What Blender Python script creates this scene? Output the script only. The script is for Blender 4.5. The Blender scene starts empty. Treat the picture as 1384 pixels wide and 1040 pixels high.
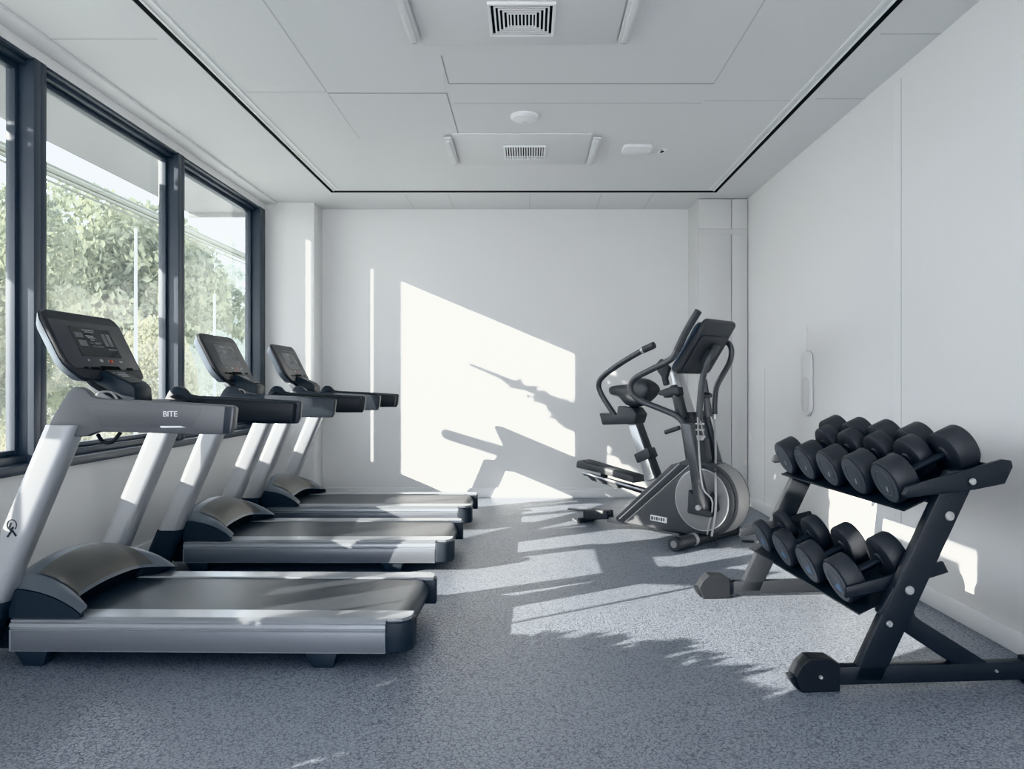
import bpy, bmesh, math, random
from mathutils import Vector, Matrix, Euler

R = math.radians
SC = bpy.context.scene
COL = SC.collection

# ----------------------------------------------------------------- materials
def mat(name, base, rough=.5, metal=0.0, spec=.5, noise=0.0, nscale=40, bump=0.0, bscale=200, coat=0.0):
    m = bpy.data.materials.new(name)
    m.use_nodes = True
    nt = m.node_tree
    b = nt.nodes['Principled BSDF']
    b.inputs['Base Color'].default_value = (*base, 1)
    b.inputs['Roughness'].default_value = rough
    b.inputs['Metallic'].default_value = metal
    b.inputs['Specular IOR Level'].default_value = spec
    b.inputs['Coat Weight'].default_value = coat
    tc = nt.nodes.new('ShaderNodeTexCoord')
    if noise:
        n = nt.nodes.new('ShaderNodeTexNoise')
        n.inputs['Scale'].default_value = nscale
        n.inputs['Detail'].default_value = 4
        nt.links.new(tc.outputs['Object'], n.inputs['Vector'])
        mx = nt.nodes.new('ShaderNodeMix'); mx.data_type = 'RGBA'
        mx.inputs['A'].default_value = (*[c * (1 - noise) for c in base], 1)
        mx.inputs['B'].default_value = (*[min(1, c * (1 + noise)) for c in base], 1)
        nt.links.new(n.outputs['Fac'], mx.inputs['Factor'])
        nt.links.new(mx.outputs['Result'], b.inputs['Base Color'])
    if bump:
        n2 = nt.nodes.new('ShaderNodeTexNoise')
        n2.inputs['Scale'].default_value = bscale
        n2.inputs['Detail'].default_value = 3
        nt.links.new(tc.outputs['Object'], n2.inputs['Vector'])
        bp = nt.nodes.new('ShaderNodeBump')
        bp.inputs['Strength'].default_value = bump
        bp.inputs['Distance'].default_value = .002
        nt.links.new(n2.outputs['Fac'], bp.inputs['Height'])
        nt.links.new(bp.outputs['Normal'], b.inputs['Normal'])
    return m

def floor_mat():
    m = bpy.data.materials.new('rubber_floor')
    m.use_nodes = True
    nt = m.node_tree; b = nt.nodes['Principled BSDF']
    tc = nt.nodes.new('ShaderNodeTexCoord')
    # warped cell edges: the worm-like dark creases between rubber granules
    wn = nt.nodes.new('ShaderNodeTexNoise'); wn.inputs['Scale'].default_value = 45; wn.inputs['Detail'].default_value = 3
    nt.links.new(tc.outputs['Object'], wn.inputs['Vector'])
    sc = nt.nodes.new('ShaderNodeVectorMath'); sc.operation = 'SCALE'; sc.inputs['Scale'].default_value = .03
    nt.links.new(wn.outputs['Color'], sc.inputs[0])
    ad = nt.nodes.new('ShaderNodeVectorMath'); ad.operation = 'ADD'
    nt.links.new(tc.outputs['Object'], ad.inputs[0]); nt.links.new(sc.outputs['Vector'], ad.inputs[1])
    vo = nt.nodes.new('ShaderNodeTexVoronoi'); vo.feature = 'DISTANCE_TO_EDGE'; vo.inputs['Scale'].default_value = 58
    nt.links.new(ad.outputs['Vector'], vo.inputs['Vector'])
    gate = nt.nodes.new('ShaderNodeTexNoise'); gate.inputs['Scale'].default_value = 60; gate.inputs['Detail'].default_value = 2
    nt.links.new(tc.outputs['Object'], gate.inputs['Vector'])
    gr = nt.nodes.new('ShaderNodeMapRange'); gr.inputs['From Min'].default_value = .50; gr.inputs['From Max'].default_value = .72
    nt.links.new(gate.outputs['Fac'], gr.inputs['Value'])
    mr = nt.nodes.new('ShaderNodeMapRange'); mr.inputs['From Min'].default_value = 0; mr.inputs['From Max'].default_value = .16
    nt.links.new(vo.outputs['Distance'], mr.inputs['Value'])
    mxm = nt.nodes.new('ShaderNodeMath'); mxm.operation = 'MAXIMUM'
    nt.links.new(mr.outputs['Result'], mxm.inputs[0]); nt.links.new(gr.outputs['Result'], mxm.inputs[1])
    cr = nt.nodes.new('ShaderNodeValToRGB')
    cr.color_ramp.elements[0].position = 0; cr.color_ramp.elements[0].color = (.085, .096, .120, 1)
    cr.color_ramp.elements[1].position = .8; cr.color_ramp.elements[1].color = (.315, .340, .388, 1)
    nt.links.new(mxm.outputs['Value'], cr.inputs['Fac'])
    fn = nt.nodes.new('ShaderNodeTexNoise'); fn.inputs['Scale'].default_value = 260; fn.inputs['Detail'].default_value = 2
    nt.links.new(tc.outputs['Object'], fn.inputs['Vector'])
    fr = nt.nodes.new('ShaderNodeMapRange'); fr.inputs['From Min'].default_value = .3; fr.inputs['From Max'].default_value = .7
    fr.inputs['To Min'].default_value = .78; fr.inputs['To Max'].default_value = 1.22
    nt.links.new(fn.outputs['Fac'], fr.inputs['Value'])
    mu = nt.nodes.new('ShaderNodeVectorMath'); mu.operation = 'SCALE'
    nt.links.new(cr.outputs['Color'], mu.inputs[0]); nt.links.new(fr.outputs['Result'], mu.inputs['Scale'])
    nt.links.new(mu.outputs['Vector'], b.inputs['Base Color'])
    b.inputs['Roughness'].default_value = .36
    b.inputs['Specular IOR Level'].default_value = .5
    bp = nt.nodes.new('ShaderNodeBump'); bp.inputs['Strength'].default_value = .5; bp.inputs['Distance'].default_value = .003
    nt.links.new(mxm.outputs['Value'], bp.inputs['Height'])
    nt.links.new(bp.outputs['Normal'], b.inputs['Normal'])
    return m

def glass_mat():
    m = bpy.data.materials.new('window_glass')
    m.use_nodes = True
    nt = m.node_tree
    nt.nodes.remove(nt.nodes['Principled BSDF'])
    out = nt.nodes['Material Output']
    tr = nt.nodes.new('ShaderNodeBsdfTransparent'); tr.inputs['Color'].default_value = (.955, .965, .96, 1)
    gl = nt.nodes.new('ShaderNodeBsdfGlossy'); gl.inputs['Roughness'].default_value = .02
    fr = nt.nodes.new('ShaderNodeValue'); fr.outputs[0].default_value = .045
    mx = nt.nodes.new('ShaderNodeMixShader')
    nt.links.new(fr.outputs[0], mx.inputs['Fac'])
    nt.links.new(tr.outputs['BSDF'], mx.inputs[1]); nt.links.new(gl.outputs['BSDF'], mx.inputs[2])
    # thin translucent veil on the pane, standing in for haze over the trees
    df = nt.nodes.new('ShaderNodeBsdfTranslucent'); df.inputs['Color'].default_value = (.93, .97, .96, 1)
    tc = nt.nodes.new('ShaderNodeTexCoord')
    n = nt.nodes.new('ShaderNodeTexNoise'); n.inputs['Scale'].default_value = 1.3; n.inputs['Detail'].default_value = 2
    nt.links.new(tc.outputs['Object'], n.inputs['Vector'])
    mr = nt.nodes.new('ShaderNodeMapRange'); mr.inputs['To Min'].default_value = .008; mr.inputs['To Max'].default_value = .035
    nt.links.new(n.outputs['Fac'], mr.inputs['Value'])
    m2 = nt.nodes.new('ShaderNodeMixShader')
    nt.links.new(mr.outputs['Result'], m2.inputs['Fac'])
    nt.links.new(mx.outputs['Shader'], m2.inputs[1]); nt.links.new(df.outputs['BSDF'], m2.inputs[2])
    nt.links.new(m2.outputs['Shader'], out.inputs['Surface'])
    return m

def leaf_mat(name, c0, c1, scale=.9):
    m = bpy.data.materials.new(name)
    m.use_nodes = True
    nt = m.node_tree; b = nt.nodes['Principled BSDF']
    tc = nt.nodes.new('ShaderNodeTexCoord')
    n = nt.nodes.new('ShaderNodeTexNoise'); n.inputs['Scale'].default_value = scale; n.inputs['Detail'].default_value = 6
    nt.links.new(tc.outputs['Object'], n.inputs['Vector'])
    cr = nt.nodes.new('ShaderNodeValToRGB')
    cr.color_ramp.elements[0].position = .36; cr.color_ramp.elements[0].color = (*c0, 1)
    cr.color_ramp.elements[1].position = .64; cr.color_ramp.elements[1].color = (*c1, 1)
    nt.links.new(n.outputs['Fac'], cr.inputs['Fac'])
    nt.links.new(cr.outputs['Color'], b.inputs['Base Color'])
    b.inputs['Roughness'].default_value = .8
    b.inputs['Specular IOR Level'].default_value = .2
    tl = nt.nodes.new('ShaderNodeBsdfTranslucent')
    nt.links.new(cr.outputs['Color'], tl.inputs['Color'])
    mx = nt.nodes.new('ShaderNodeMixShader'); mx.inputs['Fac'].default_value = .35
    nt.links.new(b.outputs['BSDF'], mx.inputs[1]); nt.links.new(tl.outputs['BSDF'], mx.inputs[2])
    nt.links.new(mx.outputs['Shader'], nt.nodes['Material Output'].inputs['Surface'])
    return m

M = dict(
    wall=mat('wall_paint', (.77, .77, .768), .55, noise=.012, nscale=1.2, bump=.03, bscale=300),
    ceil=mat('ceiling_paint', (.74, .745, .75), .7, noise=.012, nscale=.8),
    trimw=mat('white_trim', (.84, .845, .85), .45, noise=.01, nscale=3),
    joint=mat('joint_shadow_gap', (.36, .365, .37), .8, noise=.05, nscale=5),
    jointsoft=mat('joint_fine', (.58, .585, .59), .8, noise=.03, nscale=5),
    slot=mat('slot_black', (.006, .006, .007), .8, noise=.05),
    frame=mat('anodised_blue_grey', (.078, .090, .110), .38, noise=.05, nscale=8, spec=.5),
    floor=floor_mat(), glass=glass_mat(),
    silver=mat('brushed_aluminium', (.62, .63, .65), .30, .7, noise=.02, nscale=60),
    rail=mat('anodised_rail', (.43, .45, .48), .30, .6, noise=.02, nscale=60),
    skirt=mat('skirt_grey', (.235, .248, .275), .36, .4, noise=.02, nscale=30),
    grey=mat('satin_grey_plastic', (.140, .144, .153), .40, .15, noise=.03, nscale=30),
    hood=mat('hood_grey_blue', (.155, .175, .205), .36, .2, noise=.03, nscale=20),
    hoodin=mat('hood_insert_taupe', (.130, .128, .124), .40, .2, noise=.03, nscale=20),
    navy=mat('blue_black_plastic', (.034, .041, .052), .45, noise=.06, nscale=40),
    black=mat('black_plastic', (.024, .026, .030), .48, noise=.06, nscale=40, bump=.05, bscale=400),
    belt=mat('belt_rubber', (.068, .075, .088), .36, noise=.06, nscale=90, bump=.06, bscale=500),
    bezel=mat('console_black', (.050, .051, .056), .42, noise=.04, nscale=30),
    panel=mat('console_face', (.085, .085, .092), .36, noise=.03, nscale=20),
    screen=mat('console_screen', (.020, .021, .026), .18, noise=.03, nscale=10, coat=.3),
    gfx=mat('screen_graphics', (.17, .175, .19), .4, noise=.05, nscale=60),
    gfxl=mat('screen_graphics_light', (.40, .41, .43), .4, noise=.05, nscale=60),
    shell=mat('console_shell_blue_grey', (.105, .125, .155), .38, .2, noise=.03),
    white=mat('white_print', (.82, .83, .84), .5, noise=.02),
    red=mat('red_button', (.45, .05, .03), .4, noise=.03),
    orange=mat('orange_button', (.6, .25, .08), .4, noise=.03),
    rack=mat('rack_powder_coat', (.034, .037, .043), .40, noise=.06, nscale=60, bump=.04, bscale=600),
    bolt=mat('bolt_steel', (.60, .60, .60), .35, .7, noise=.05, nscale=200),
    rubber=mat('dumbbell_rubber', (.058, .060, .067), .50, noise=.06, nscale=60, bump=.05, bscale=500),
    disc=mat('dumbbell_face', (.105, .112, .125), .40, noise=.05, nscale=40),
    discblue=mat('dumbbell_blue_mark', (.12, .20, .32), .4, noise=.1, nscale=60),
    handle=mat('dumbbell_handle', (.06, .065, .075), .3, .7, noise=.05, nscale=200),
    ebody=mat('trainer_body', (.100, .102, .108), .46, noise=.04, nscale=30),
    edark=mat('trainer_dark', (.078, .081, .087), .46, noise=.05, nscale=40),
    edisc=mat('trainer_disc', (.30, .30, .305), .45, .1, noise=.03, nscale=20),
    etube=mat('trainer_tube', (.115, .118, .126), .30, .3, noise=.04, nscale=60),
    chrome=mat('trainer_chrome', (.58, .585, .595), .30, .45, noise=.03, nscale=100),
    cablegrey=mat('cable_light_grey', (.50, .505, .515), .35, noise=.03, nscale=60),
    cab=mat('cabinet_panel', (.66, .66, .655), .5, noise=.01, nscale=2),
    soffit=mat('outside_soffit', (.17, .17, .17), .7, noise=.02, nscale=2),
    concrete=mat('outside_concrete', (.42, .43, .43), .8, noise=.08, nscale=3),
    lawn=mat('outside_ground', (.40, .40, .36), .9, noise=.2, nscale=3),
    bark=mat('bark', (.22, .19, .15), .9, noise=.3, nscale=8),
    pole=mat('pole_white', (.80, .82, .82), .5, noise=.03),
    cable=mat('cable_olive', (.12, .125, .10), .8, noise=.1, nscale=20),
    leaf_a=leaf_mat('leaf_green', (.15, .17, .13), (.34, .35, .24)),
    leaf_b=leaf_mat('leaf_yellow', (.29, .29, .21), (.46, .44, .32)),
    leaf_c=leaf_mat('leaf_haze_pale', (.33, .36, .32), (.48, .51, .45)),  # pale leaf colour carries the haze of the distance
)

# ----------------------------------------------------------------- mesh builder
class MB:
    def __init__(self):
        self.bm = bmesh.new()
        self.mats = []
    def slot(self, m):
        if m not in self.mats: self.mats.append(m)
        return self.mats.index(m)
    def merge(self, t, m=None, bevel=0, seg=2, angle=30, xf=None):
        bmesh.ops.recalc_face_normals(t, faces=t.faces[:])
        if bevel:
            es = [e for e in t.edges if len(e.link_faces) == 2 and e.calc_face_angle(0) > R(angle)]
            if es:
                bmesh.ops.bevel(t, geom=es, offset=bevel, segments=seg, profile=.5, affect='EDGES', clamp_overlap=True)
        if xf is not None:
            t.transform(xf)
        me = bpy.data.meshes.new('tmp'); t.to_mesh(me); t.free()
        n0 = len(self.bm.faces)
        self.bm.from_mesh(me)
        bpy.data.meshes.remove(me)
        i = self.slot(m) if m else 0
        self.bm.faces.ensure_lookup_table()
        for f in self.bm.faces[n0:]: f.material_index = i
        return self
    def box(self, c, s, rot=(0, 0, 0), bevel=0, seg=2, m=None):
        t = bmesh.new()
        bmesh.ops.create_cube(t, size=1)
        t.transform(Matrix.Diagonal((*s, 1)))
        return self.merge(t, m, bevel, seg, xf=Matrix.Translation(c) @ Euler(rot).to_matrix().to_4x4())
    def span(self, x0, x1, y0, y1, z0, z1, bevel=0, seg=2, m=None):
        return self.box(((x0+x1)/2, (y0+y1)/2, (z0+z1)/2), (abs(x1-x0), abs(y1-y0), abs(z1-z0)), bevel=bevel, seg=seg, m=m)
    def prism(self, poly, a, b, axis='y', bevel=0, seg=2, xf=None, m=None, angle=30):
        """poly: 2D outline; axis y -> (x,z), x -> (y,z), z -> (x,y); runs from a to b along the axis"""
        t = bmesh.new()
        def P(p, h):
            return {'y': (p[0], h, p[1]), 'x': (h, p[0], p[1]), 'z': (p[0], p[1], h)}[axis]
        v0 = [t.verts.new(P(p, a)) for p in poly]
        v1 = [t.verts.new(P(p, b)) for p in poly]
        t.faces.new(v0); t.faces.new(v1[::-1])
        n = len(poly)
        for i in range(n):
            t.faces.new((v0[i], v1[i], v1[(i+1) % n], v0[(i+1) % n]))
        return self.merge(t, m, bevel, seg, angle=angle, xf=xf)
    def tube(self, pts, r, n=14, smooth=4, m=None, flat=None):
        pts = [Vector(p) for p in pts]
        if smooth and len(pts) > 2:
            q = [pts[0] * 2 - pts[1]] + pts + [pts[-1] * 2 - pts[-2]]
            out = []
            for i in range(1, len(q) - 2):
                for k in range(smooth):
                    u = k / smooth
                    p0, p1, p2, p3 = q[i-1:i+3]
                    out.append(.5 * ((2*p1) + (p2-p0)*u + (2*p0-5*p1+4*p2-p3)*u*u + (3*p1-p0-3*p2+p3)*u**3))
            out.append(pts[-1]); pts = out
        t = bmesh.new()
        rings = []
        up = None
        for i, p in enumerate(pts):
            d = (pts[min(i+1, len(pts)-1)] - pts[max(i-1, 0)]).normalized()
            if up is None:
                up = Vector((0, 0, 1)) if abs(d.z) < .9 else Vector((1, 0, 0))
            s = d.cross(up).normalized(); up = s.cross(d).normalized()
            rr = r[0] + (r[1]-r[0]) * i / (len(pts)-1) if isinstance(r, tuple) else r
            rings.append([t.verts.new(p + rr * (math.cos(2*math.pi*k/n) * s + math.sin(2*math.pi*k/n) * up * (flat or 1))) for k in range(n)])
        for a, b in zip(rings, rings[1:]):
            for k in range(n):
                t.faces.new((a[k], a[(k+1) % n], b[(k+1) % n], b[k]))
        t.faces.new(rings[0][::-1]); t.faces.new(rings[-1])
        return self.merge(t, m)
    def lathe(self, prof, n=32, xf=None, m=None):
        """prof: (radius, height) about z; closed with caps"""
        t = bmesh.new()
        rings = []
        for r, h in prof:
            if r < 1e-6: rings.append([t.verts.new((0, 0, h))])
            else: rings.append([t.verts.new((r*math.cos(2*math.pi*k/n), r*math.sin(2*math.pi*k/n), h)) for k in range(n)])
        for a, b in zip(rings, rings[1:]):
            for k in range(n):
                k2 = (k+1) % n
                if len(a) == 1 and len(b) == 1: continue
                if len(a) == 1: t.faces.new((a[0], b[k2], b[k]))
                elif len(b) == 1: t.faces.new((a[k], a[k2], b[0]))
                else: t.faces.new((a[k], a[k2], b[k2], b[k]))
        if len(rings[0]) > 1: t.faces.new(rings[0][::-1])
        if len(rings[-1]) > 1: t.faces.new(rings[-1])
        return self.merge(t, m, xf=xf)
    def grid(self, f, nu, nv, m=None, thick=0):
        t = bmesh.new()
        vs = [[t.verts.new(f(i/nu, j/nv)) for j in range(nv+1)] for i in range(nu+1)]
        for i in range(nu):
            for j in range(nv):
                t.faces.new((vs[i][j], vs[i+1][j], vs[i+1][j+1], vs[i][j+1]))
        if thick:
            bmesh.ops.recalc_face_normals(t, faces=t.faces[:])
            bmesh.ops.solidify(t, geom=t.faces[:], thickness=thick)
        return self.merge(t, m)
    def text(self, s, size, xf, extrude=.0006, m=None, spacing=1.0):
        cu = bpy.data.curves.new('lettering', 'FONT')
        cu.body = s; cu.size = size; cu.extrude = extrude; cu.align_x = 'CENTER'; cu.align_y = 'CENTER'; cu.space_character = spacing
        o = bpy.data.objects.new('lettering', cu); COL.objects.link(o)
        bpy.context.view_layer.update()
        me = bpy.data.meshes.new_from_object(o.evaluated_get(bpy.context.evaluated_depsgraph_get()))
        bpy.data.objects.remove(o); bpy.data.curves.remove(cu)
        t = bmesh.new(); t.from_mesh(me); bpy.data.meshes.remove(me)
        return self.merge(t, m, xf=xf)
    def build(self, name, m=None, parent=None, flat=False):
        me = bpy.data.meshes.new(name)
        self.bm.to_mesh(me); self.bm.free()
        for mm in ([M[k] for k in self.mats if isinstance(k, str)] or [M[m]]): me.materials.append(mm)
        if not flat:
            for p in me.polygons: p.use_smooth = True
            me.set_sharp_from_angle(angle=R(32))
        o = bpy.data.objects.new(name, me); COL.objects.link(o)
        if parent: o.parent = parent
        return o

def tag(o, label, cat, group=None, kind=None):
    if label: o['label'] = label
    if cat: o['category'] = cat
    if group: o['group'] = group
    if kind: o['kind'] = kind
    return o
def thing(name, label, cat, loc=(0, 0, 0), rz=0, group=None):
    o = bpy.data.objects.new(name, None); COL.objects.link(o)
    o.empty_display_size = .1
    o.location = loc; o.rotation_euler = (0, 0, rz)
    return tag(o, label, cat, group)
def struct(o):
    o['kind'] = 'structure'
    return o
def copy_tree(o, parent=None):
    c = o.copy(); COL.objects.link(c)
    c.parent = parent
    for ch in list(o.children): copy_tree(ch, c)
    return c
def rounded(x0, x1, y0, y1, r, n=5):
    out = []
    for cx, cy, a0 in ((x1-r, y1-r, 0), (x0+r, y1-r, 90), (x0+r, y0+r, 180), (x1-r, y0+r, 270)):
        for k in range(n+1):
            a = R(a0 + 90*k/n); out.append((cx + r*math.cos(a), cy + r*math.sin(a)))
    return out

# ----------------------------------------------------------------- room
XL, XR, YF, YB, ZC = -2.70, 2.18, -2.6, 7.85, 3.06
SILL, HEAD = .745, 2.98

struct(MB().span(XL-.35, XR+.2, YF-.2, YB+.2, -.12, 0).build('floor', 'floor', flat=True))
struct(MB().span(XR, XR+.15, YF, YB+.15, 0, 3.3).build('wall_right', 'wall', flat=True))
struct(MB().span(XL-.3, XR+.15, YB, YB+.15, 0, 3.3).build('wall_back', 'wall', flat=True))
w = MB()
w.span(XL-.2, XL, YF, YB, 0, SILL)
w.span(XL-.2, XL, YF, YB, HEAD, 3.3)
w.span(XL-.2, XL, YF, .42, SILL, HEAD)
w.span(XL-.2, XL, 7.53, YB, SILL, HEAD)
struct(w.build('wall_left', 'wall', flat=True))
w = MB()                                     # the wall behind the camera, with a wide opening added to let in sky light
w.span(XL, XR, YF-.15, YF, 0, .6); w.span(XL, XR, YF-.15, YF, 2.9, 3.3)
w.span(XL, -2.2, YF-.15, YF, .6, 2.9); w.span(1.7, XR, YF-.15, YF, .6, 2.9)
struct(w.build('wall_front', 'wall', flat=True))
# column at the back corner, boxed out from the window wall
struct(MB().span(XL-.02, -2.2, 7.55, YB, 0, 3.06, bevel=.004).build('wall_left_column', 'wall'))
# lowered margin along the window head
# ceiling: centre raft, shadow slot, perimeter
SX0, SX1, SY = -1.925, 1.81, 7.18
G = .040
struct(MB().span(SX0+G, SX1-G, YF, SY-.085, ZC, ZC+.1).build('ceiling', 'ceil', flat=True))
p = MB()
p.span(-2.58, SX0, YF, SY+.0, ZC, ZC+.1); p.span(SX1, XR, YF, SY, ZC, ZC+.1)
p.span(-2.58, XR, SY, YB, ZC, ZC+.1)
struct(p.build('ceiling_perimeter', 'ceil', flat=True))
struct(MB().span(XL, -2.58, YF, YB, 3.04, ZC+.1, bevel=.004).build('ceiling_margin', 'ceil', flat=True))
struct(MB().span(XL-.2, XR+.15, YF-.15, YB+.15, ZC+.1, ZC+.2).build('ceiling_slab', 'slot', flat=True))
e = MB(); e.span(SX0, SX0+G, YF, SY, ZC+.004, ZC+.02); e.span(SX1-G, SX1, YF, SY, ZC+.004, ZC+.02); e.span(SX0, SX1, SY-.085, SY, ZC+.004, ZC+.02)  # black filler strips stand in for the shade inside the slot
struct(e.build('ceiling_slot_dark_fill', 'slot', flat=True))
# back border of the ceiling: a strip a little lower, with its tile joints
t_i = [0]
def trim(mb, m, parent=None):
    t_i[0] += 1
    return struct(mb.build('trim_%d' % t_i[0], m, flat=True))
# pale edge profile just inside the slot
e = MB()
e.span(SX0+G, SX0+G+.012, YF, SY-.085, ZC-.006, ZC); e.span(SX1-G-.012, SX1-G, YF, SY-.085, ZC-.006, ZC)
trim(e, 'trimw')
e = MB()
e.span(SX0+.085, SX0+.10, YF, SY-.12, ZC-.006, ZC); e.span(SX1-.10, SX1-.085, YF, SY-.12, ZC-.006, ZC)
trim(e, 'trimw')
# joints of the ceiling boards
def jx(x0, x1, y, m='joint', w=.010): trim(MB().span(x0, x1, y-w/2, y+w/2, ZC-.0015, ZC+.001), m)
def jy(y0, y1, x, m='joint', w=.007): trim(MB().span(x-w/2, x+w/2, y0, y1, ZC-.0015, ZC+.001), m)
jx(-.50, 1.135, 4.57); jy(4.18, 4.57, -.50); jy(3.2, 4.57, 1.137, 'jointsoft')
jx(-1.29, -.525, 4.72); jy(4.72, 5.64, -.53)
jx(-.5, 1.14, 4.885, 'jointsoft'); jx(1.14, 1.75, 4.84, 'jointsoft')
jy(2.0, 4.70, -1.29, 'jointsoft'); jy(4.74, 5.6, -1.29, 'jointsoft', .004)
jx(-1.85, -1.29, 4.70, 'jointsoft')
jx(-2.58, -2.0, 3.98, 'jointsoft'); jx(1.86, XR, 3.92, 'jointsoft'); jx(1.86, XR, 4.81, 'jointsoft')
for x in (-1.22, -.8, 0, .7, 1.2): jy(SY+.04, YB, x, 'jointsoft', .006)
# skirting boards
struct(MB().span(-2.2, 1.69, YB-.018, YB, 0, .085, bevel=.004).span(-2.2, 1.69, YB-.012, YB, .085, .105, bevel=.003).build('baseboard_back', 'trimw'))
struct(MB().span(XR-.018, XR, YF, 7.38, 0, .10, bevel=.005).build('baseboard_right', 'trimw'))
struct(MB().span(XL, XL+.015, YF, 7.55, 0, .09, bevel=.004).build('baseboard_left', 'trimw'))
# panel seams of the right wall
for y, m, wd in ((4.34, 'jointsoft', .006), (4.42, 'trimw', .006), (6.86, 'jointsoft', .004)):
    trim(MB().span(XR-.002, XR, y-wd/2, y+wd/2, .1, ZC-.06 if y < 6 else 1.35), m)
# slim white panel holder on the right wall with a thin rod above it
wp = thing('wall_holder', 'narrow pale rounded holder hanging on the white side wall behind the dumbbell rack', 'wall holder', (XR, 5.78, 1.2))
xf = Matrix.Rotation(R(90), 4, 'Y')
hb = MB().prism(rounded(-.10, .10, -.245, .265, .085), -.028, -.001, axis='x', bevel=.01)
hb.build('holder_body', 'ceil', wp)
MB().prism(rounded(-.07, .07, -.215, .06, .06), -.033, -.027, axis='x', bevel=.003).build('holder_front', 'cab', wp)
MB().tube([(-.008, .03, .25), (-.008, .03, .45)], .005, n=8).build('rod', 'trimw', wp)

# windows along the left wall: each a frame with its pane
XG = -2.80
def window(i, y0, y1, m0, m1):
    """glass from y0 to y1; mullion widths m0 (near) and m1 (far)"""
    f = MB()
    zb, zt = .845, 2.938
    f.span(-2.845, -2.692, y0-m0, y0, .765, HEAD, bevel=.004)
    f.span(-2.845, -2.692, y1, y1+m1, .765, HEAD, bevel=.004)
    f.span(-2.86, -2.735, y0, y1, zt, HEAD, bevel=.004)
    f.span(-2.845, -2.70, y0, y1, 2.962, HEAD, bevel=.003)
    f.span(-2.86, -2.735, y0, y1, .765, zb-.03, bevel=.004)
    # sash bead round the pane
    b = .032
    f.span(-2.825, -2.775, y0, y0+b, zb-.03, zt, bevel=.003)
    f.span(-2.825, -2.775, y1-b, y1, zb-.03, zt, bevel=.003)
    f.span(-2.825, -2.775, y0+b, y1-b, zt-b, zt, bevel=.003)
    f.span(-2.825, -2.775, y0+b, y1-b, zb-.03, zb, bevel=.003)
    o = f.build('window_%d' % i, 'frame')
    struct(o)
    g = MB().span(XG-.004, XG+.004, y0+.01, y1-.01, zb-.01, zt-.01).build('pane', 'glass', o, flat=True)
window(1, 5.775, 7.385, .05, .145)
window(2, 4.125, 5.668, .05, .057)
window(3, 2.475, 4.018, .05, .057)
window(4, .48, 2.368, .06, .057)
struct(MB().span(XL-.17, XL+.035, .42, 7.545, .725, .775, bevel=.006).build('windowsill_left', 'frame'))

# built-in cupboard in the back corner
cb = thing('corner_cupboard', 'tall pale built-in cupboard with four flush doors in the back corner', 'cupboard', (1.68, 7.38, 0))
w2 = XR - 1.68 - .002
MB().span(0, w2, .02, YB-7.38-.002, 0, ZC-.003).build('carcass', 'cab', cb, flat=True)
xs = (.006, .333, w2-.006)
for a, b in ((xs[0], xs[1]-.003), (xs[1]+.003, xs[2])):
    MB().span(a, b, 0, .0195, .09, 2.70, bevel=.0015).build('door', 'cab', cb)
    MB().span(a, b, 0, .0195, 2.755, ZC-.012, bevel=.0015).build('door', 'cab', cb)
MB().span(.0, w2, .008, .0199, 0, .085).build('plinth', 'trimw', cb)

# ----------------------------------------------------------------- ceiling fittings
def vent(loc, label, square):
    v = thing('ceiling_vent', label, 'vent', loc, group='square air vents in the ceiling')
    h, fw = (.168 if square else .165), .016
    f = MB()
    f.span(-h, h, -h, -h+fw, -.016, 0, bevel=.003); f.span(-h, h, h-fw, h, -.016, 0, bevel=.003)
    f.span(-h, -h+fw, -h+fw, h-fw, -.016, 0, bevel=.003); f.span(h-fw, h, -h+fw, h-fw, -.016, 0, bevel=.003)
    f.build('frame', 'trimw', v)
    MB().span(-h+fw, h-fw, -h+fw, h-fw, -.002, 0).build('backing', 'slot', v)
    s = MB()
    if square:
        for k in range(4):
            a = h - fw - .014 - k * .021
            t = .009
            s.span(-a, a, -a, -a+t, -.014, -.003); s.span(-a, a, a-t, a, -.014, -.003)
            s.span(-a, -a+t, -a+t, a-t, -.014, -.003); s.span(a-t, a, -a+t, a-t, -.014, -.003)
        a -= .012
        n = 7
        for k in range(n):
            x = -a + .008 + (2*a - .016) * k / (n-1)
            s.span(x-.004, x+.004, -a, a, -.013, -.003)
    else:
        n = 15
        for k in range(n):
            x = -h + fw + .012 + (2*(h-fw) - .024) * k / (n-1)
            s.span(x-.0055, x+.0055, -h+fw, h-fw, -.013, -.003)
        s.span(-h+fw, h-fw, h-fw-.05, h-fw-.044, -.0135, -.004)
    s.build('grille', 'trimw', v, flat=True)
for k, (cy, y0, y1) in enumerate(((3.74, 3.3, 4.03), (5.88, 5.47, 6.22))):
    pb = MB().span(-.575, .465, y0, y1, ZC-.008, ZC+.001, bevel=.002)
    struct(pb.build('ceiling_panel', 'ceil'))
    vent((-.04, cy, ZC-.008), ['square white vent of nested louvres in the nearer ceiling panel', 'white vent with straight slats in the ceiling panel nearer the back wall'][k], k == 0)
    for s, lab in ((-1, 'window'), (1, 'cupboard')):
        x = -.055 + s * .56
        rl = thing('panel_rail', 'slim white rail on the %s side of the %s ceiling vent panel' % (lab, ['nearer', 'farther'][k]), 'rail', (x, (y0+y1)/2, ZC-.008), group='rails beside the ceiling vents')
        L = (y1-y0)/2 - .05
        MB().span(-.030, .030, -L, L, -.016, 0, bevel=.004).build('channel', 'ceil', rl)
        MB().span(-.016, .016, -L*.9, L*.9, -.032, -.016, bevel=.005).build('bar', 'ceil', rl)
        MB().span(-.012, .012, L*.9, L*.9+.010, -.029, -.017).build('end_stop', 'joint', rl)
sd = thing('smoke_detector', 'round white smoke detector on the ceiling between the two vents', 'smoke detector', (-.036, 5.12, ZC))
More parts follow.
